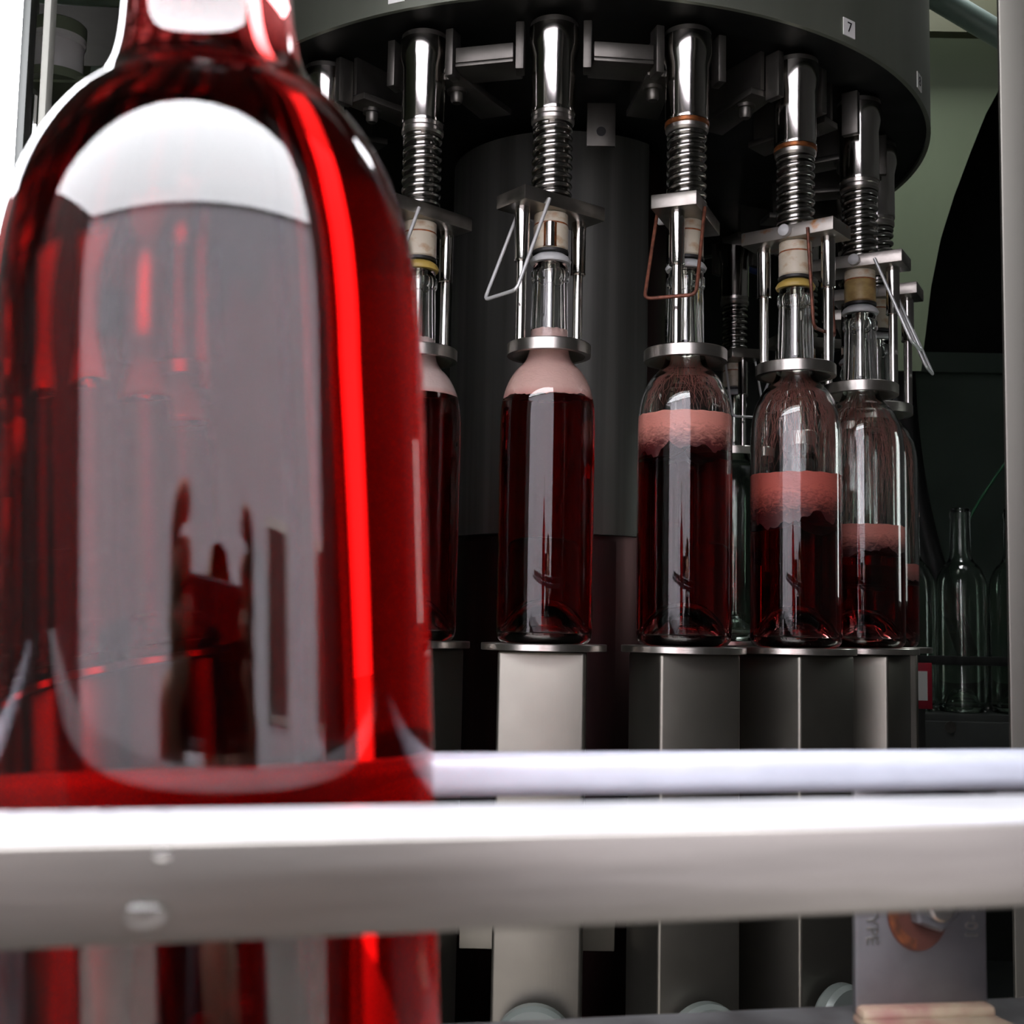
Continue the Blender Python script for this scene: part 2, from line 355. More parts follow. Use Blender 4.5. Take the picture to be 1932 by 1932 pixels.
link('mouth', box('mouth', -.022, .022, .0, .006, -.004, .004, .002), M['rust'], pz, (0, .108, 1.475))
ph = link('phone', box('phone', -.062, .062, -.0038, .0038, -.0295, .0295, .003), M['jacket'], None, (0, -.0085, CZ-.018)); tag(ph, 'dark phone held by the person, mirrored in the big bottle', 'phone')

# ------------------------------------------------------------------ filler tank
def letters(name, body, size, ext, m, parent, loc, rot):
    fc = bpy.data.curves.new(name, 'FONT'); fc.body = body; fc.size = size; fc.extrude = ext; fc.align_x = 'CENTER'; fc.align_y = 'CENTER'
    fo = bpy.data.objects.new(name, fc); C.objects.link(fo)
    me = bpy.data.meshes.new_from_object(fo.evaluated_get(bpy.context.evaluated_depsgraph_get())); bpy.data.objects.remove(fo)
    return link(name, me, m, parent, loc, rot)
tank = empty('filler_tank', (XC, YC, H(H_TANK)), 'huge round stainless filler tank with numbered labels above the filling heads', 'tank')
link('tank_wall', lathe('tank_wall', [(R_TANK-.004, .0), (R_TANK, .0), (R_TANK, .42), (R_TANK-.004, .42)], 160, True), M['tank'], tank)
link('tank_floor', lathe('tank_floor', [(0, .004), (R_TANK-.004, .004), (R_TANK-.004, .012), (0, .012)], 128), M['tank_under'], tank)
link('tank_lid', lathe('tank_lid', [(0, .42), (R_TANK, .42), (R_TANK, .424), (0, .424)], 128), M['tank'], tank)
for d, txt in ((-24.0, '4'), (-4.0, '5'), (16.4, '6'), (36.8, '7'), (57.6, '8'), (77.6, '9'), (-44.0, '3')):
    a = R(d); rr = R_TANK+.0006
    la = link('number_label', box('number_label', -.0075, .0075, -.0004, .0004, -.0075, .0075), M['label'], tank,
              (rr*math.sin(a), -rr*math.cos(a), .0135), (0, 0, a))
    letters('number', txt, .0125, .0001, M['ink'], la, (0, -.0007, 0), (PI/2, 0, 0))
# brackets under the tank: tabs beside each head, channels, arms with bolts
tab_me = box('tab', -.0035, .0035, -.009, .006, -.040, -.0, .0008)
for k in range(-4, 9):
    t = TH0 + k*STEP
    for s in (-1, 1):
        x = RC*math.sin(t) + s*.0275*math.cos(t); y = -RC*math.cos(t) + s*.0275*math.sin(t)
        link('tab', tab_me, M['cast'], tank, (x, y, 0), (0, 0, t))
for k in (-1, 0):
    t = TH0 + (k+.5)*STEP; L = RC*2*math.sin(STEP/2) - .062
    ch = link('channel', box('channel', -L/2, L/2, -.004, .004, -.030, -.017, .001), M['cast'], tank, (.325*math.sin(t), -.325*math.cos(t), 0), (0, 0, t))
    link('channel_flange', box('channel_flange', -L/2, L/2, -.004, .03, -.0335, -.030, .001), M['cast'], ch)
arm_me = prism('arm', [(-.012, 0), (.012, 0), (.026, .085), (-.004, .085)], -.036, -.030, .001, axis='z')
web_me = box('arm_web', -.002, .002, 0, .08, -.030, .004)
bolt_me = lathe('bolt', [(0, -.012), (.004, -.0115), (.0055, -.009), (.0055, -.003), (.0085, -.003), (.0085, 0), (0, 0)], 12)
for d in (-56, -38.5, -21, 12, 29.7, 47, 64, 82, 100, 118):
    a = R(d)
    am = link('arm', arm_me, M['cast'], tank, (.315*math.sin(a), -.315*math.cos(a), 0), (0, 0, a))
    link('arm_web', web_me, M['cast'], am, (0, 0, 0))
    link('bolt', bolt_me, M['cast'], am, (0, .022, -.036))
lug = link('lug', box('lug', -.0135, .0135, -.002, .002, -.042, 0, .0008), M['cast'], tank, (.0765-XC, 1.12-YC, 0))
link('lug_hole', cyl('lug_hole', .0045, -.0006, .0006, 20), M['black'], lug, (0, -.0022, -.028), (PI/2, 0, 0))

# ------------------------------------------------------------------ centre column
col = empty('centre_column', (XC, YC, H(-.62)), 'dark round stainless column standing in the middle of the carousel', 'column')
z0 = .62
link('column_core', lathe('column_core', [(0, 0), (.108, 0), (.108, z0+.088), (.108, z0+.484), (0, z0+.484)], 96), M['column_low'], col)
# upper cladding sheet ends at a seam towards the right; z rotation angles measured from +x
link('upper_sheet', lathe('upper_sheet', [(.109, z0+.088), (.1195, z0+.088), (.1195, z0+.484), (.109, z0+.484)], 90, True, ang=(R(140), R(312))), M['column'], col)
link('lower_sheet', lathe('lower_sheet', [(.109, 0), (.115, 0), (.115, z0+.082), (.109, z0+.082)], 60, True, ang=(R(150), R(296))), M['column_low'], col)
link('base_ring', lathe('base_ring', [(.12, z0-.50), (.29, z0-.50), (.29, z0-.47), (.12, z0-.47)], 96, True), M['dark'], col)

# ------------------------------------------------------------------ filling heads
HB = .205                                     # root of a head: underside of the ring
def hz(h): return h-HB
me_sleeve = lathe('sleeve_tube', [(.0150, hz(.414)), (.0180, hz(.414)), (.0182, hz(.4155)), (.0180, hz(.417)), (.0180, hz(.4600)), (.0204, hz(.4700)), (.0204, hz(.4855)), (.0150, hz(.4855))], 48, True, R(25))
me_collar = lathe('collar', [(.0, hz(.4855)), (.0195, hz(.4855)), (.0195, hz(.490)), (0, hz(.490))], 40)
me_ferrule = lathe('ferrule', [(.012, hz(.4045)), (.0164, hz(.4045)), (.0176, hz(.4065)), (.0176, hz(.4095)), (.0166, hz(.4110)), (.0170, hz(.4140)), (.012, hz(.4140))], 40, True, R(25))
me_inner = lathe('inner_tube', [(0, hz(.341)), (.0128, hz(.341)), (.0128, hz(.4140)), (0, hz(.4140))], 40)
me_spring = helix('spring', .0141, .0025, hz(.3440), hz(.4030), 8.5, 12)
me_plate = box('cross_plate', -.042, .042, -.0185, .0185, hz(.3300), hz(.3415), .0008)
me_gsleeve = lathe('guide_sleeve', [(0, hz(.2860)), (.0058, hz(.2860)), (.0064, hz(.2868)), (.0060, hz(.2880)), (.0060, hz(.330)), (0, hz(.330))], 20)
me_grod = cyl('guide_rod', .0040, hz(.2225), hz(.2860), 16)
me_nyl1 = cyl('nylon_spacer', .0138, hz(.3212), hz(.3300), 32, .0006)
me_nyl2 = lathe('nylon_body', [(0, hz(.3000)), (.0130, hz(.3000)), (.0141, hz(.3015)), (.0141, hz(.3195)), (.0134, hz(.3208)), (0, hz(.3208))], 36)
me_rustring = cyl('rust_ring', .0137, hz(.3204), hz(.3216), 32)
me_washer = cyl('washer', .0147, hz(.2972), hz(.3000), 32, .0005)
me_seal = lathe('seal', [(0, hz(.2895)), (.0160, hz(.2895)), (.0168, hz(.2915)), (.0150, hz(.2945)), (.0115, hz(.2972)), (0, hz(.2972))], 36, False, R(60))
me_spout = lathe('spout', [(.0028, hz(.232)), (.0038, hz(.232)), (.0038, hz(.270)), (.0055, hz(.2895)), (.0028, hz(.2895))], 24, True)
me_ring = lathe('centering_ring', [(.0335, hz(.2140)), (.0335, hz(.2228)), (.0328, hz(.2235)), (.0158, hz(.2235)), (.0158, hz(.2225)), (.0190, hz(.2200)), (.0290, hz(.2140))], 64, True, R(25))
me_knob = lathe('knob', [(0, 0), (.0048, 0), (.0052, .001), (.0050, .005), (.003, .0065), (0, .0068)], 20)
zt, zb = hz(.335), hz(.2555)
loop_path = round_path([(-.018, -.0195, zt), (-.050, -.0205, zb), (-.050, .0205, zb), (-.018, .0195, zt)], .006)
me_loop = sweep('wire_loop', loop_path, .0015, 8)
me_loop_in = sweep('wire_loop', round_path([(-.020, -.0195, zt), (-.026, -.0215, zb-.006), (-.026, .0215, zb-.006), (-.020, .0195, zt)], .006), .0015, 8)
LABEL_HEAD = {
 -3: 'filling head half hidden behind the big bottle, far left', -2: 'filling head with only its shiny upper tube beside the big bottle neck',
 -1: 'filling head touching the right edge of the big bottle, clean white nylon body',
 0: 'filling head with bright wire loop, above the bottle topped by pale foam',
 1: 'filling head with brown rusted wire loop and a bright blank plate end facing out',
 2: 'filling head with rust-stained cross plate, white knob and yellow seal',
 3: 'filling head with clean cross plate, white knob and brown nylon body',
 4: 'filling head mostly hidden, at the right rim of the tank',
 5: 'dark filling head at the rear right, behind the two rightmost bottles', 6: 'dark filling head deep behind the rust-stained cross plate',
 7: 'dark filling head seen in the gap right of the rusted wire loop', 8: 'dark filling head at the back, beside the centre column',
 -4: 'filling head at the rear left, behind the big bottle'}
ROTS = {-4: 20, -3: 200, -2: 60, -1: 45, 0: 38, 1: 68, 2: 142, 3: 150, 4: 152, 5: 70, 6: 15, 7: 100, 8: 40}
for k in range(-4, 9):
    x, y = unit_xy(k)
    h = empty('filling_head', (x, y, H(HB)), LABEL_HEAD[k], 'filling head', 'filling heads hanging under the tank')
    a = R(ROTS[k]); r0 = (0, 0, a)
    link('sleeve_tube', me_sleeve, M['polish'], h); link('collar', me_collar, M['cast'], h)
    fe = link('ferrule', me_ferrule, M['steel'], h, rot=r0)
    link('inner_tube', me_inner, M['spring'], h); link('spring', me_spring, M['spring'], h, rot=(0, 0, a*2))
    if k in (1, 2):
        rr = link('rusted_band', cyl('rusted_band', .0184, hz(.4095), hz(.4142), 40, .001), M['bronze'], h); rr['label'] = 'brown rust band at the foot of the sleeve'
    pl = link('cross_plate', me_plate, M['bar'], h, rot=r0)
    if k == 2:
        pl.data = pl.data.copy(); pl.data.materials[0] = M['bar_rust']; pl['label'] = 'cross plate stained with orange rust'
    link('knob', me_knob, M['seal'], pl, (0, .0185, hz(.3357)), (-PI/2, 0, 0))
    for s in (-1, 1):
        v = Vector((s*.0295*math.cos(a), s*.0295*math.sin(a), 0))
        link('guide_sleeve', me_gsleeve, M['polish'], h, v); link('guide_rod', me_grod, M['polish'], h, v)
    old = k in (3, 6)
    link('nylon_spacer', me_nyl1, M['nylon'], h)
    nb = link('nylon_body', me_nyl2, M['nylon'], h)
    if old:
        nb.data = nb.data.copy(); nb.data.materials[0] = M['nylon_old']; nb['label'] = 'yellow-brown nylon body'
    if k == 0:
        q = Vector((.0105*math.sin(R(-4)), -.0105*math.cos(R(-4)), 0))
        link('rust_edge', cyl('rust_edge', .0074, hz(.3008), hz(.3200), 20), M['bronze'], nb, q*.75)
        link('pin', cyl('pin', .0042, hz(.3006), hz(.3204), 20), M['polish'], nb, q*1.15)
    link('rust_ring', me_rustring, M['rust'], h); link('washer', me_washer, M['rubber'], h)
    se = link('seal', me_seal, M['seal'], h)
    if k in (2, -1):
        se.data = se.data.copy(); se.data.materials[0] = M['seal_yellow']; se['label'] = 'yellowed rubber seal'
    link('spout', me_spout, M['polish'], h)
    link('centering_ring', me_ring, M['steel'], h)
    lo = link('wire_loop', me_loop, M['wire'], h, rot=r0)
    if k == 2: lo.data = me_loop_in
    if k in (1, 2):
        lo.data = lo.data.copy(); lo.data.materials.clear(); lo.data.materials.append(M['rustwire']); lo['label'] = 'brown rusted wire loop'

# ------------------------------------------------------------------ bottles
OUT = [(.0300, .0000), (.0340, .0008), (.0368, .0040), (.0377, .0090), (.0377, .1700), (.0374, .1808), (.0365, .1898), (.0348, .1982), (.0322, .2055),
       (.0289, .2117), (.0252, .2168), (.0215, .2203), (.0186, .2240), (.0167, .2285), (.0156, .2350), (.0150, .2450), (.0146, .2650), (.0141, .2850), (.0140, .2880),
       (.0150, .2885), (.0154, .2900), (.0154, .2955), (.0150, .2970), (.0141, .2975), (.0141, .3010), (.0136, .3028), (.0120, .3033)]
INN = [(.0092, .3025), (.0092, .2850), (.0098, .2600), (.0108, .2400), (.0122, .2310), (.0146, .2250), (.0180, .2205), (.0218, .2165), (.0258, .2122), (.0291, .2065),
       (.0318, .2005), (.0336, .1925), (.0345, .1835), (.0349, .1710), (.0349, .0150), (.0338, .0100), (.0305, .0085), (.0262, .0120), (.0200, .0240), (.0120, .0330), (0, .0360)]
PUNT = [(0, .0300), (.0100, .0280), (.0180, .0195), (.0235, .0080), (.0262, .0010)]
def refine(p, sub=3):
    q = smooth_path([(a, 0, b) for a, b in p], sub); return [(max(v.x, 0), v.z) for v in q]
OUTs = OUT[:4] + refine(OUT[4:19], 3) + OUT[19:]
INNs = INN[:4] + refine(INN[3:14], 3)[1:] + INN[14:]
me_glass = lathe('glass', PUNT + OUTs + INNs, 96, False, R(75))
def inner_r(z, ex=0):
    up = [(a, b) for a, b in INNs[:-6]]
    for (r1, za), (r2, zb_) in zip(up, up[1:]):
        if zb_ <= z <= za: return r2 + (r1-r2)*(z-zb_)/max(za-zb_, 1e-9) + ex
    return .0349 + ex
def fill(level, parent, top_m, side_m):
    """glass of a bottle holding wine up to level, and the wine; glass and wine share the inner wall as one boundary."""
    wall = []
    for (r1, a), (r2, b) in zip(INNs, INNs[1:]):
        wall.append((r1, a))
        if a > level > b and a > .02: wall.append((inner_r(level), level))
    wall.append(INNs[-1]); k = next(i for i, p in enumerate(wall) if p[1] <= level+1e-7)
    me = lathe('glass', PUNT + OUTs + wall[:k+1], 96, False, R(75))
    # outward check: flip if the outer wall looks inwards
    p = max(me.polygons, key=lambda q: q.center.x); me.flip_normals() if p.normal.x < 0 else None
    link('glass', me, M['glass'], parent)
    low = wall[k:]
    me = lathe('wine', [(0, level)] + low, 96, False, R(60))
    p = max(me.polygons, key=lambda q: q.center.z); me.flip_normals() if p.normal.z < 0 else None
    me.materials.append(top_m); me.materials.append(side_m)
    for q in me.polygons: q.material_index = 0 if q.center.z > level-1e-5 else 1
    return link('wine', me, None, parent)
def foam_mesh(z0, z1, jag, seed, dome=.002, ex=.0006, n=96):
    v = []; f = []; rows = []
    zs = [z0 + (z1-z0)*i/14 for i in range(15)]
    for j, z in enumerate(zs):
        row = []
        for i in range(n):
            a = 2*PI*i/n
            q = noise.noise(Vector((math.cos(a)*2.2+seed, math.sin(a)*2.2, seed*.7)))*jag + noise.noise(Vector((math.cos(a)*9+seed, math.sin(a)*9, seed)))*jag*.5
            q2 = noise.noise(Vector((math.cos(a)*5+seed, math.sin(a)*5, seed*3)))*.0012
            t = j/14; zz = z + q*(1-t)**2 + q2*t
            r = inner_r(min(zz, z1), ex); row.append(len(v)); v.append((r*math.cos(a), r*math.sin(a), zz))
        rows.append(row)
    for A, B in zip(rows, rows[1:]):
        for i in range(n): f.append((A[i], A[(i+1) % n], B[(i+1) % n], B[i]))
    rt = inner_r(z1, ex)
    for ring, s, dz in ((rows[-1], 1, dome), (rows[0], -1, .004)):
        last = ring
        for t in (.7, .35):
            nw = []
            for i in range(n):
                a = 2*PI*i/n; b = v[ring[i]]; nw.append(len(v))
                v.append((b[0]*t, b[1]*t, b[2] + dz*(1-t) + noise.noise(Vector((b[0]*300*t, b[1]*300*t, seed)))*.0015))
            for i in range(n): q = (last[i], last[(i+1) % n], nw[(i+1) % n], nw[i]); f.append(q if s > 0 else q[::-1])
            last = nw
        c = len(v); v.append((0, 0, sum(v[i][2] for i in last)/n))
        for i in range(n): q = (last[i], last[(i+1) % n], c); f.append(q if s > 0 else q[::-1])
    return mesh('foam', v, f, True, R(80))
def spray_mesh(ztop, zbot, count, seed):
    rnd = random.Random(seed); into = ([], [])
    for i in range(count):
        a = rnd.gauss(-PI/2, 1.3); z = ztop - rnd.random()*.012; a1 = a + rnd.gauss(0, .35); zb_ = zbot + rnd.random()**1.6*(ztop-zbot)*.75
        p = []
        for j in range(10):
            t = j/9; zz = z + (zb_-z)*t; aa = a + (a1-a)*t + .05*math.sin(7*t+i)
            r = inner_r(zz) - .0006 - .0010*rnd.random() - .004*math.sin(PI*t)*rnd.random()
            p.append((r*math.cos(aa), r*math.sin(aa), zz))
        sweep('', p, .00011+.00012*rnd.random(), 3, lambda t: .4+.6*math.sin(PI*min(max(t, .05), .95)), into)
    return mesh('spray', into[0], into[1], True)
M['spray'] = mat('wine_spray', (190, 120, 108), 0, .3); M['spray'].node_tree.nodes['Principled BSDF'].inputs['Transmission Weight'].default_value = .5
ZB = -.0138
SPEC = {  # level of wine, foam z0, z1, jag, colours, spray count
 -4: (.190, .190, .235, .001, (200, 168, 160), (150, 80, 76), 0), -3: (.190, .190, .235, .001, (206, 176, 168), (170, 100, 92), 0),
 -2: (.196, .196, .243, .001, (206, 176, 168), (170, 100, 92), 0), -1: (.1975, .1975, .246, .0008, (236, 212, 206), (226, 176, 166), 0),
 0: (.1925, .1925, .2490, .0030, (236, 198, 188), (220, 160, 150), 0), 1: (.166, .152, .1830, .0085, (236, 158, 144), (84, 10, 14), 170),
 2: (.122, .104, .1430, .0095, (206, 104, 92), (74, 8, 12), 260), 3: (.095, .084, .1080, .0060, (206, 128, 116), (70, 8, 12), 200),
 4: (.069, .062, .0800, .0040, (150, 76, 70), (70, 8, 12), 90)}
LABEL_B = {-4: 'full wine bottle at the rear left of the carousel behind the big bottle', -3: 'full wine bottle on the far left lift behind the big bottle',
 -2: 'full wine bottle seen only through the big bottle', -1: 'full dark red wine bottle with pale smooth foam, cut by the big bottle',
 0: 'wine bottle nearly full, pale pink foam filling its whole shoulder', 1: 'wine bottle three quarters full under the rusted wire loop, thick pink foam',
 2: 'wine bottle two thirds full with ragged foam and splashed clear shoulder', 3: 'wine bottle about half full beside the one with ragged foam',
 4: 'wine bottle under half full peeking out at the right rim of the carousel'}
for k in range(-4, 9):
    x, y = unit_xy(k)
    if k in SPEC:
        lv, f0, f1, jag, ct, cl, ns = SPEC[k]
        b = empty('wine_bottle', (x, y, H(ZB)), LABEL_B[k], 'bottle', 'wine bottles being filled on the carousel', rot=k*.7)
        fill(lv, b, M['wine_dark'], M['wine_dark_side'])
        fm = link('foam', foam_mesh(f0, f1, jag, k*3.1+9, ex=.0006), foam_mat('foam_%d' % k, ct, cl, f0-.002, f0+(f1-f0)*(.8 if k > 0 else .12), .9 if k > 0 else .15), b)
        fm['kind'] = 'stuff'
        if ns:
            s = link('spray', spray_mesh(.228, f1, ns, k+5), M['spray'], b, rot=(0, 0, -k*.7)); s['kind'] = 'stuff'
    else:
        b = empty('empty_bottle', (x, y, H(ZB)), {5: 'empty green-tinted bottle at the rear right of the carousel', 6: 'empty bottle standing behind the gap between the two ragged-foam bottles',
             7: 'empty green-tinted bottle seen in the gap right of the thick pink foam', 8: 'empty bottle at the back beside the centre column'}[k], 'bottle', 'empty bottles at the back of the carousel')
        link('glass', me_glass, None, b)
me_green = me_glass.copy(); me_green.materials.clear(); me_green.materials.append(M['glass_green']); me_green.name = 'green_glass'
for o in bpy.data.objects:
    if o.name.startswith('empty_bottle'):
        for c in o.children: c.data = me_green

# ------------------------------------------------------------------ lift pedestals
me_lplate = lathe('lift_plate', [(0, -.0055), (.0488, -.0055), (.0492, -.005), (.0492, -.0006), (.0488, 0), (0, 0)], 72, False, R(30))
me_lcol = box('pedestal_box', -.0335, .0335, -.0335, .0335, -.330, -.0055, .0028, 3)
me_roll = lathe('roller', [(0, -.008), (.025, -.008), (.0288, -.006), (.0298, -.004), (.0298, .004), (.027, .008), (0, .008)], 40, False, R(25))
me_axle = cyl('axle', .008, -.03, .012, 20, .001)
me_block = box('guide_block', -.0655, .0655, .0, .03, -.275, -.190, .001)
POSL = {-4: 'at the rear left', -3: 'on the far left behind the big bottle', -2: 'behind the lower left of the big bottle', -1: 'dark faced, just right of the big bottle',
 0: 'with bright flat front face, under the pale foam bottle', 1: 'with a bright upright edge, under the thick pink foam bottle',
 2: 'showing two dark faces equally, under the ragged foam bottle', 3: 'with a lighter left face, under the half full bottle', 4: 'at the right rim',
 5: 'at the rear right under a green-tinted empty', 6: 'at the back behind the ragged foam bottle', 7: 'at the back, seen in the gap by the pink foam bottle', 8: 'at the back beside the column'}
for k in range(-4, 9):
    x, y = unit_xy(k); t = TH0 + k*STEP
    p = empty('lift_pedestal', (x, y, H(ZB)), 'square stainless bottle lift ' + POSL[k], 'lift pedestal', 'bottle lifts of the carousel', rot=t)
    link('lift_plate', me_lplate, M['steel'], p); link('pedestal_box', me_lcol, M['lift'], p)
    rl = link('roller', me_roll, M['roller'], p, (0, -.046, -.290), (PI/2, 0, 0)); link('axle', me_axle, M['steel'], rl)
gb = empty('guide_block', (.0265, 1.012, H(-.342)), 'pale square guide block behind the bright faced bottle lift', 'guide block')
link('block_body', box('block_body', -.062, .062, -.004, .012, .085, .150, .001), M['lift'], gb)
link('block_stem', box('block_stem', -.01, .01, 0, .012, 0, .085), M['dark'], gb)
turn = empty('turntable', (XC, YC, H(-.62)), 'dark round turntable under the bottle lifts', 'turntable')
link('turntable_disc', lathe('turntable_disc', [(.13, 0), (.40, 0), (.40, .02), (.13, .02)], 96, True), M['dark'], turn)
link('turntable_drum', lathe('turntable_drum', [(.2, .02), (.355, .02), (.355, .278), (.2, .278)], 96, True), M['dark'], turn)

# ------------------------------------------------------------------ big bottle in front, guide rails and conveyor
BX, BY, BZ = -.0525, .2190, -.1228
big = empty('wine_bottle', (BX, BY, H(BZ)), 'huge blurred full bottle of red wine standing between the guide rails', 'bottle')
big.rotation_euler = (0, 0, 0)
tilt = .052
big.rotation_euler = (0, -tilt, 0)
big.location.x += .0069; big.scale = (1, 1, .985)
fill(.262, big, M['wine'], M['wine_side'])

def bar_between(name, a, b, hw, z0, z1, m, bev, label, cat):
    a = Vector(a); b = Vector(b); d = b-a; L = d.length; ang = math.atan2(d.y, d.x)
    o = link(name, box(name, 0, L, -hw, hw, z0, z1, bev, 3), m, None, (a.x, a.y, H(0)), (0, 0, ang)); return tag(o, label, cat)
SL = .248
def rp(x, y0): return (x, y0 + SL*(x+.0525), 0)
nx = 1/math.sqrt(1+SL*SL)
front_c = .1472 + SL*(.0591-.0525) + .0116/nx
fr = bar_between('guide_rail', rp(-.42, front_c), rp(.55, front_c), .0116, -.0389, -.0267, M['rail'], .0007, 'scratched flat stainless guide rail crossing nearest, in front of the big bottle', 'guide rail')
ra, rb = Vector(rp(-.42, .2690)), Vector(rp(.5, .2690))
ang = math.atan2(rb.y-ra.y, rb.x-ra.x)
rr = link('guide_rail', box('guide_rail', 0, (rb-ra).length, -.0048, .0048, -.0382, -.0286, .0034, 4), M['white_rail'], None, (ra.x, ra.y, H(0)), (0, 0, ang))
tag(rr, 'white rounded guide rail running behind the big bottle', 'guide rail')
bed = empty('conveyor', (0, .26, 0), 'worn grey conveyor bed carrying the big bottle', 'conveyor')
link('conveyor_bed', prism('conveyor_bed', [(-.5, -.10), (-.5, .035), (.6, .263), (.6, .10)], H(-.1345), H(-.1232), .001, axis='z'), M['bed'], bed)
link('conveyor_beam', prism('conveyor_beam', [(-.48, -.05), (-.48, .0), (.58, .218), (.58, .168)], H(-.22), H(-.1345), .001, axis='z'), M['bed'], bed)
for x in (-.35, .45):
    link('conveyor_leg', box('conveyor_leg', x-.02, x+.02, x*.21-.0+.055, x*.21+.095, 0, H(-.22), .001), M['bed'], bed)
ws = link('glare_strip', box('glare_strip', 0, 1.0, -.0115, .0115, -.0270, -.0262, .0003), mat('white_sky_glare', (140, 140, 144), 0, .5, var=.15, vscale=(60, 60, 60)), fr); ws['label'] = 'added white strip standing in for sky glare on top'  # added pale strip, gives the rail top its bright skylit look
# water drops on the front rail
def rail_pt(px_x, z):  # point on the near face of the front rail
    y = .1472 + SL*(px_x+.0591); return (px_x, y, H(z))
drop_me = lathe('water_drop', [(.0014, -.0006), (.0022, 0), (.0018, .0006), (.0010, .0011), (0, .0013)], 20, False, R(60))
for i, (x, z, s) in enumerate(((-.0412, -.0283, .5), (-.0428, -.0352, 1.0))):
    d = link('water_drop', drop_me, M['water'], None, rail_pt(x, z), (PI/2, 0, math.atan(SL))); d.scale = (s*1.25, s*.8, s)
    tag(d, ('small' if i == 0 else 'wide') + ' water drop on the face of the near rail, ' + ('just below its top edge' if i == 0 else 'low down near its bottom edge'), 'water drop', 'water drops on the near rail')
back = front_c + .0116/nx
for i, x in enumerate((-.066, -.0595, -.054, -.047)):
    d = link('water_drop', drop_me, M['water'], None, (x, back + SL*(x+.0525) - .0018, H(-.0264)), (0, 0, 0)); d.scale = (.6, .45, .4)
    tag(d, 'tiny water drop, %s along the back edge of the near rail' % ('first', 'second', 'third', 'fourth')[i], 'water drop', 'water drops on the near rail')

# rail bracket
br = empty('rail_bracket', (.1330, .4050, H(-.1232)), 'bent stainless bracket with slotted hole and bolt holding the white rail', 'bracket', rot=R(9))
pts = [(-.0225, .004), (.0225, .004), (.0225, .088), (-.0225, .088)]
link('bracket_plate', box('bracket_plate', -.0225, .0225, -.0015, .0015, .003, .084, .001), M['brkt'], br)
link('bracket_foot', prism('bracket_foot', [(-.0228, -.028), (.0262, -.028), (.0225, .0015), (-.0225, .0015)], 0, .0034, .0014, axis='z'), M['beige'], br)
link('foot_bend', prism('foot_bend', [(-.0225, -.0015), (-.0225, -.010), (-.0225, -.0015)], 0, .001, 0, axis='z') if False else box('foot_bend', -.0225, .0225, -.007, .0, .002, .0065, .0018), M['beige'], br)
link('bracket_top', box('bracket_top', -.0255, .0255, -.090, .0015, .0820, .0850, .0014), M['brkt'], br)
link('sealant_strip', box('sealant_strip', -.0250, .0250, -.030, -.018, .0845, .0857, .0006), M['beige'], br)
ho = link('slot_hole', lathe('slot_hole', [(0, 0), (.0100, 0), (.0104, .0004), (0, .0004)], 40), mat('dark_rusty_recess', (62, 26, 14), 0, .6), br, (-.0015, -.0016, .0345), (PI/2, 0, 0)); ho.scale = (1, 1.15, 1)
rs = link('rust_stain', lathe('rust_stain', [(.0070, .0004), (.0098, .0004), (.0098, .0007), (.0070, .0007)], 24, True, ang=(R(150), R(265))), mat('dull_rust', (118, 62, 24), .2, .6, rgb2=(60, 28, 12), vscale=(200, 200, 200)), br, (-.0015, -.0016, .0345), (PI/2, 0, 0)); rs.scale = (1, 1.15, 1); rs['label'] = 'orange rust inside the slot'
bo = link('bolt', lathe('bolt', [(0, 0), (.0084, 0), (.0086, .001), (.0082, .004), (.0072, .005), (0, .005)], 6, False, R(20)), M['bed'], br, (.0025, -.0025, .0375), (PI/2, .35, 0))
link('bolt_tip', cyl('bolt_tip', .0042, .0, .0085, 20, .0008), M['steel'], bo)
for txt, x in (('TYPE', -.0170), ('10-1', .0172)):
    letters('stamped_letters', txt, .0058, .0002, M['steel'], br, (x, -.0017, .0310), (PI/2, PI/2 if x < 0 else -PI/2, 0))

# ------------------------------------------------------------------ behind the carousel, right side
gp = empty('hood_panel', (.75, 1.75, H(-.6)), 'tall green painted sheet with a curved edge at the right behind the tank', 'panel')
def at(px, py, Y):
    d = _f + _r*((px-966)/2327) - _u*((py-966)/2327); return d*(Y/d.y)
arc = [(1905, 130), (1880, 178), (1860, 215), (1830, 290), (1800, 370), (1775, 450), (1757, 540), (1745, 640), (1738, 700)]
pts = [(p.x, p.z) for p in (at(a, b, 1.75) for a, b in arc)]
pts = [(.50, pts[-1][1]), (.50, .98), (pts[0][0]+.12, .98), (pts[0][0]+.12, pts[0][1]+.02)] + pts
o = link('hood_sheet', prism('hood_sheet', pts, 1.75, 1.754, 0), M['green'], gp, Vector((0, 0, CZ)) - gp.location)
dp = empty('rear_partition', (.9, 2.3, H(-.6)), 'dark green rear panel behind the far empty bottles', 'panel')
a = at(1690, 665, 2.3); b2 = at(1890, 1300, 2.3)
link('panel_sheet', box('panel_sheet', a.x-.9, b2.x+.1-.9, 0, .01, .6-.1, a.z+.6), M['greendark'], dp)
t_ = at(1800, 705, 2.3)
link('panel_band', box('panel_band', a.x-.9, b2.x+.1-.9, -.012, 0, t_.z+.6, a.z+.6, .002), M['greendark'], dp)
hp = smooth_path([tuple(at(x, yy, 1.95) + Vector((0, 0, CZ))) for x, yy in ((1712, 560), (1704, 700), (1716, 850), (1738, 980), (1775, 1110), (1830, 1240))], 8)
tag(link('hose', sweep('hose', hp, .019, 12), M['black']), 'thick black hose curving down in front of the dark green rear panel', 'hose')
gw = smooth_path([tuple(at(x, yy, 1.95) + Vector((0, 0, CZ))) for x, yy in ((1826, 985), (1845, 950), (1868, 915), (1900, 870), (1930, 850))], 6)
tag(link('cable', sweep('cable', gw, .0022, 8), M['greenwire']), 'thin green cable rising behind the far empty bottle', 'cable')
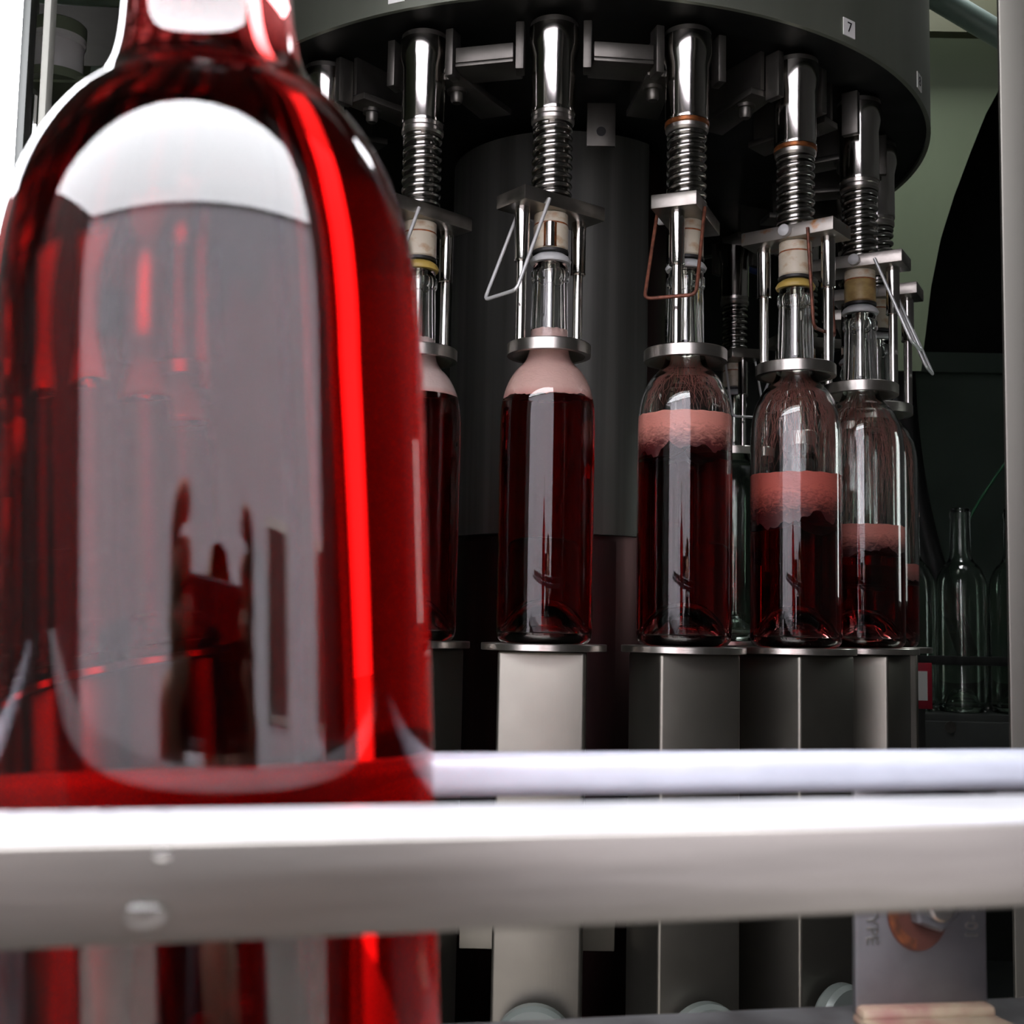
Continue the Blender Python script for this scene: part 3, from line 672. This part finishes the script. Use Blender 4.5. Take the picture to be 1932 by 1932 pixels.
pa, pb = at(1700, -45, 1.5)+Vector((0, 0, CZ)), at(1960, 110, 1.5)+Vector((0, 0, CZ))
tag(link('pipe', sweep('pipe', [tuple(pa+(pb-pa)*t/6) for t in range(-1, 8)], .0155, 20), mat('grey_green_pipe', (112, 130, 122), .2, .4, var=.1)), 'grey-green pipe slanting across the upper right corner', 'pipe')
hb = box('beam', .45, 1.1, 0, .02, at(1820, 60, 1.7).z, .99)
tag(link('cross_beam', hb, mat('olive_beam', (84, 86, 62), 0, .5), None, (0, 1.70, CZ)), 'olive painted cross beam behind the slanting pipe', 'beam')
# far conveyor with empties
fc_ = empty('rear_conveyor', (.68, 1.85, H(-.62)), 'dark rear conveyor with a slim rail under the far empty bottles', 'conveyor')
link('conveyor_top', box('conveyor_top', -.22, .22, -.06, .06, .475, .505, .001), M['inner'], fc_)
link('conveyor_side', box('conveyor_side', -.22, .22, -.075, -.06, .30, .495, .001), M['inner'], fc_)
link('slim_rail', box('slim_rail', -.22, .22, -.064, -.058, .575, .588, .001), M['dark'], fc_)
for s in (-.2, .2): link('rail_post', box('rail_post', s-.006, s+.006, -.075, -.064, .45, .588), M['dark'], fc_)
link('screw', bolt_me, M['steel'], fc_, (at(1793, 1372, 1.775).x-.68, -.076, at(1793, 1372, 1.775).z+.62), (PI/2, 0, 0))
for i, (px, dy) in enumerate(((1815, 0), (1722, .01), (1912, -.01))):
    q = at(px, 1250, 1.85)
    e = empty('empty_bottle', (q.x, 1.85+dy, H(-.115)), ('green-tinted empty bottle standing clear in front of the rear green panel', 'far empty bottle partly behind the half full wine bottle',
        'far empty bottle cut off by the stainless corner post')[i], 'bottle', 'empty bottles on the rear conveyor')
    link('glass', me_green, None, e)
st = empty('warning_sign', (.60, 1.5, H(-.28)), 'small red and white sticker plate beside the lighter bottle lift', 'sign')
q0 = at(1740, 1290, 1.5); st.location = (q0.x, 1.5, q0.z+CZ-.03)
link('plate_face', box('plate_face', -.014, .012, 0, .002, .0, .055, .0005), M['red'], st)
link('white_field', box('white_field', -.012, .006, -.001, 0, .010, .045), M['label'], st)
link('plate_stem', box('plate_stem', -.004, .004, .002, .006, -.30, .03), M['dark'], st)
bl = tag(link('hose_coupling', sweep('hose_coupling', [tuple(at(x, yy, 1.62)+Vector((0, 0, CZ))) for x, yy in ((1385, 492), (1405, 499), (1432, 508))], .0085, 12), M['blue']), 'dark blue hose coupling behind the rust-stained filling head', 'hose coupling')

# ------------------------------------------------------------------ left side behind the big bottle neck
cn = empty('filter_canister', (-.46, 1.30, H(.43)), 'grey round filter canister with green flanges beside the left upright', 'canister')
qa = at(105, 145, 1.30); qb = at(105, 75, 1.30); cn.location = (at(108, 100, 1.3).x, 1.30, CZ+qa.z-.012)
hh = qb.z-qa.z
link('canister_body', lathe('canister_body', [(0, .01), (.027, .01), (.028, .012), (.028, hh+.004), (.030, hh+.006), (.030, hh+.012), (0, hh+.012)], 48), mat('light_grey_canister', (225, 225, 220), 0, .3), cn)
link('top_flange', lathe('top_flange', [(0, hh+.012), (.030, hh+.012), (.030, hh+.026), (.028, hh+.028), (0, hh+.028)], 48), M['green'], cn)
link('bottom_flange', lathe('bottom_flange', [(0, 0), (.036, 0), (.036, .01), (0, .01)], 48), M['green'], cn)
sh = empty('wall_shelf', (-.44, 1.32, H(.33)), 'narrow dark shelf bracket below the filter canister', 'shelf')
zs = at(105, 157, 1.3).z - .33
link('shelf_board', box('shelf_board', -.09, .05, -.04, .05, zs-.008, zs, .001), M['green'], sh)
for dz in (.035, .075, .11): link('shelf_rib', box('shelf_rib', -.08, .045, -.03, .04, zs-dz-.006, zs-dz, .001), M['dark'], sh)
link('shelf_stem', box('shelf_stem', -.05, -.03, .04, .052, -.95, zs, .001), M['dark'], sh)
tag(link('conduit', sweep('conduit', [tuple(at(x, yy, 1.7)+Vector((0, 0, CZ))) for x, yy in ((60, -2), (160, 3), (260, 8), (400, 14))], .006, 12), mat('pale_green_conduit', (160, 186, 160), 0, .4)), 'thin pale green conduit across the upper left corner', 'pipe')
gl = empty('green_partition', (-.6, 1.95, H(-.6)), 'green painted partition behind the big bottle neck', 'panel')
link('partition_sheet', box('partition_sheet', -.19, .30, 0, .01, 0, 1.5), M['green'], gl)
g2 = at(205, 150, 1.6); tag(link('machine_cover', prism('machine_cover', [(-.03, -.05), (.06, -.05), (.05, .028), (-.025, .018)], 0, .05, .001), mat('pale_green_cover', (176, 200, 178), 0, .4), None, (g2.x, 1.6, g2.z+CZ)), 'small pale green machine cover just left of the big bottle neck', 'cover')
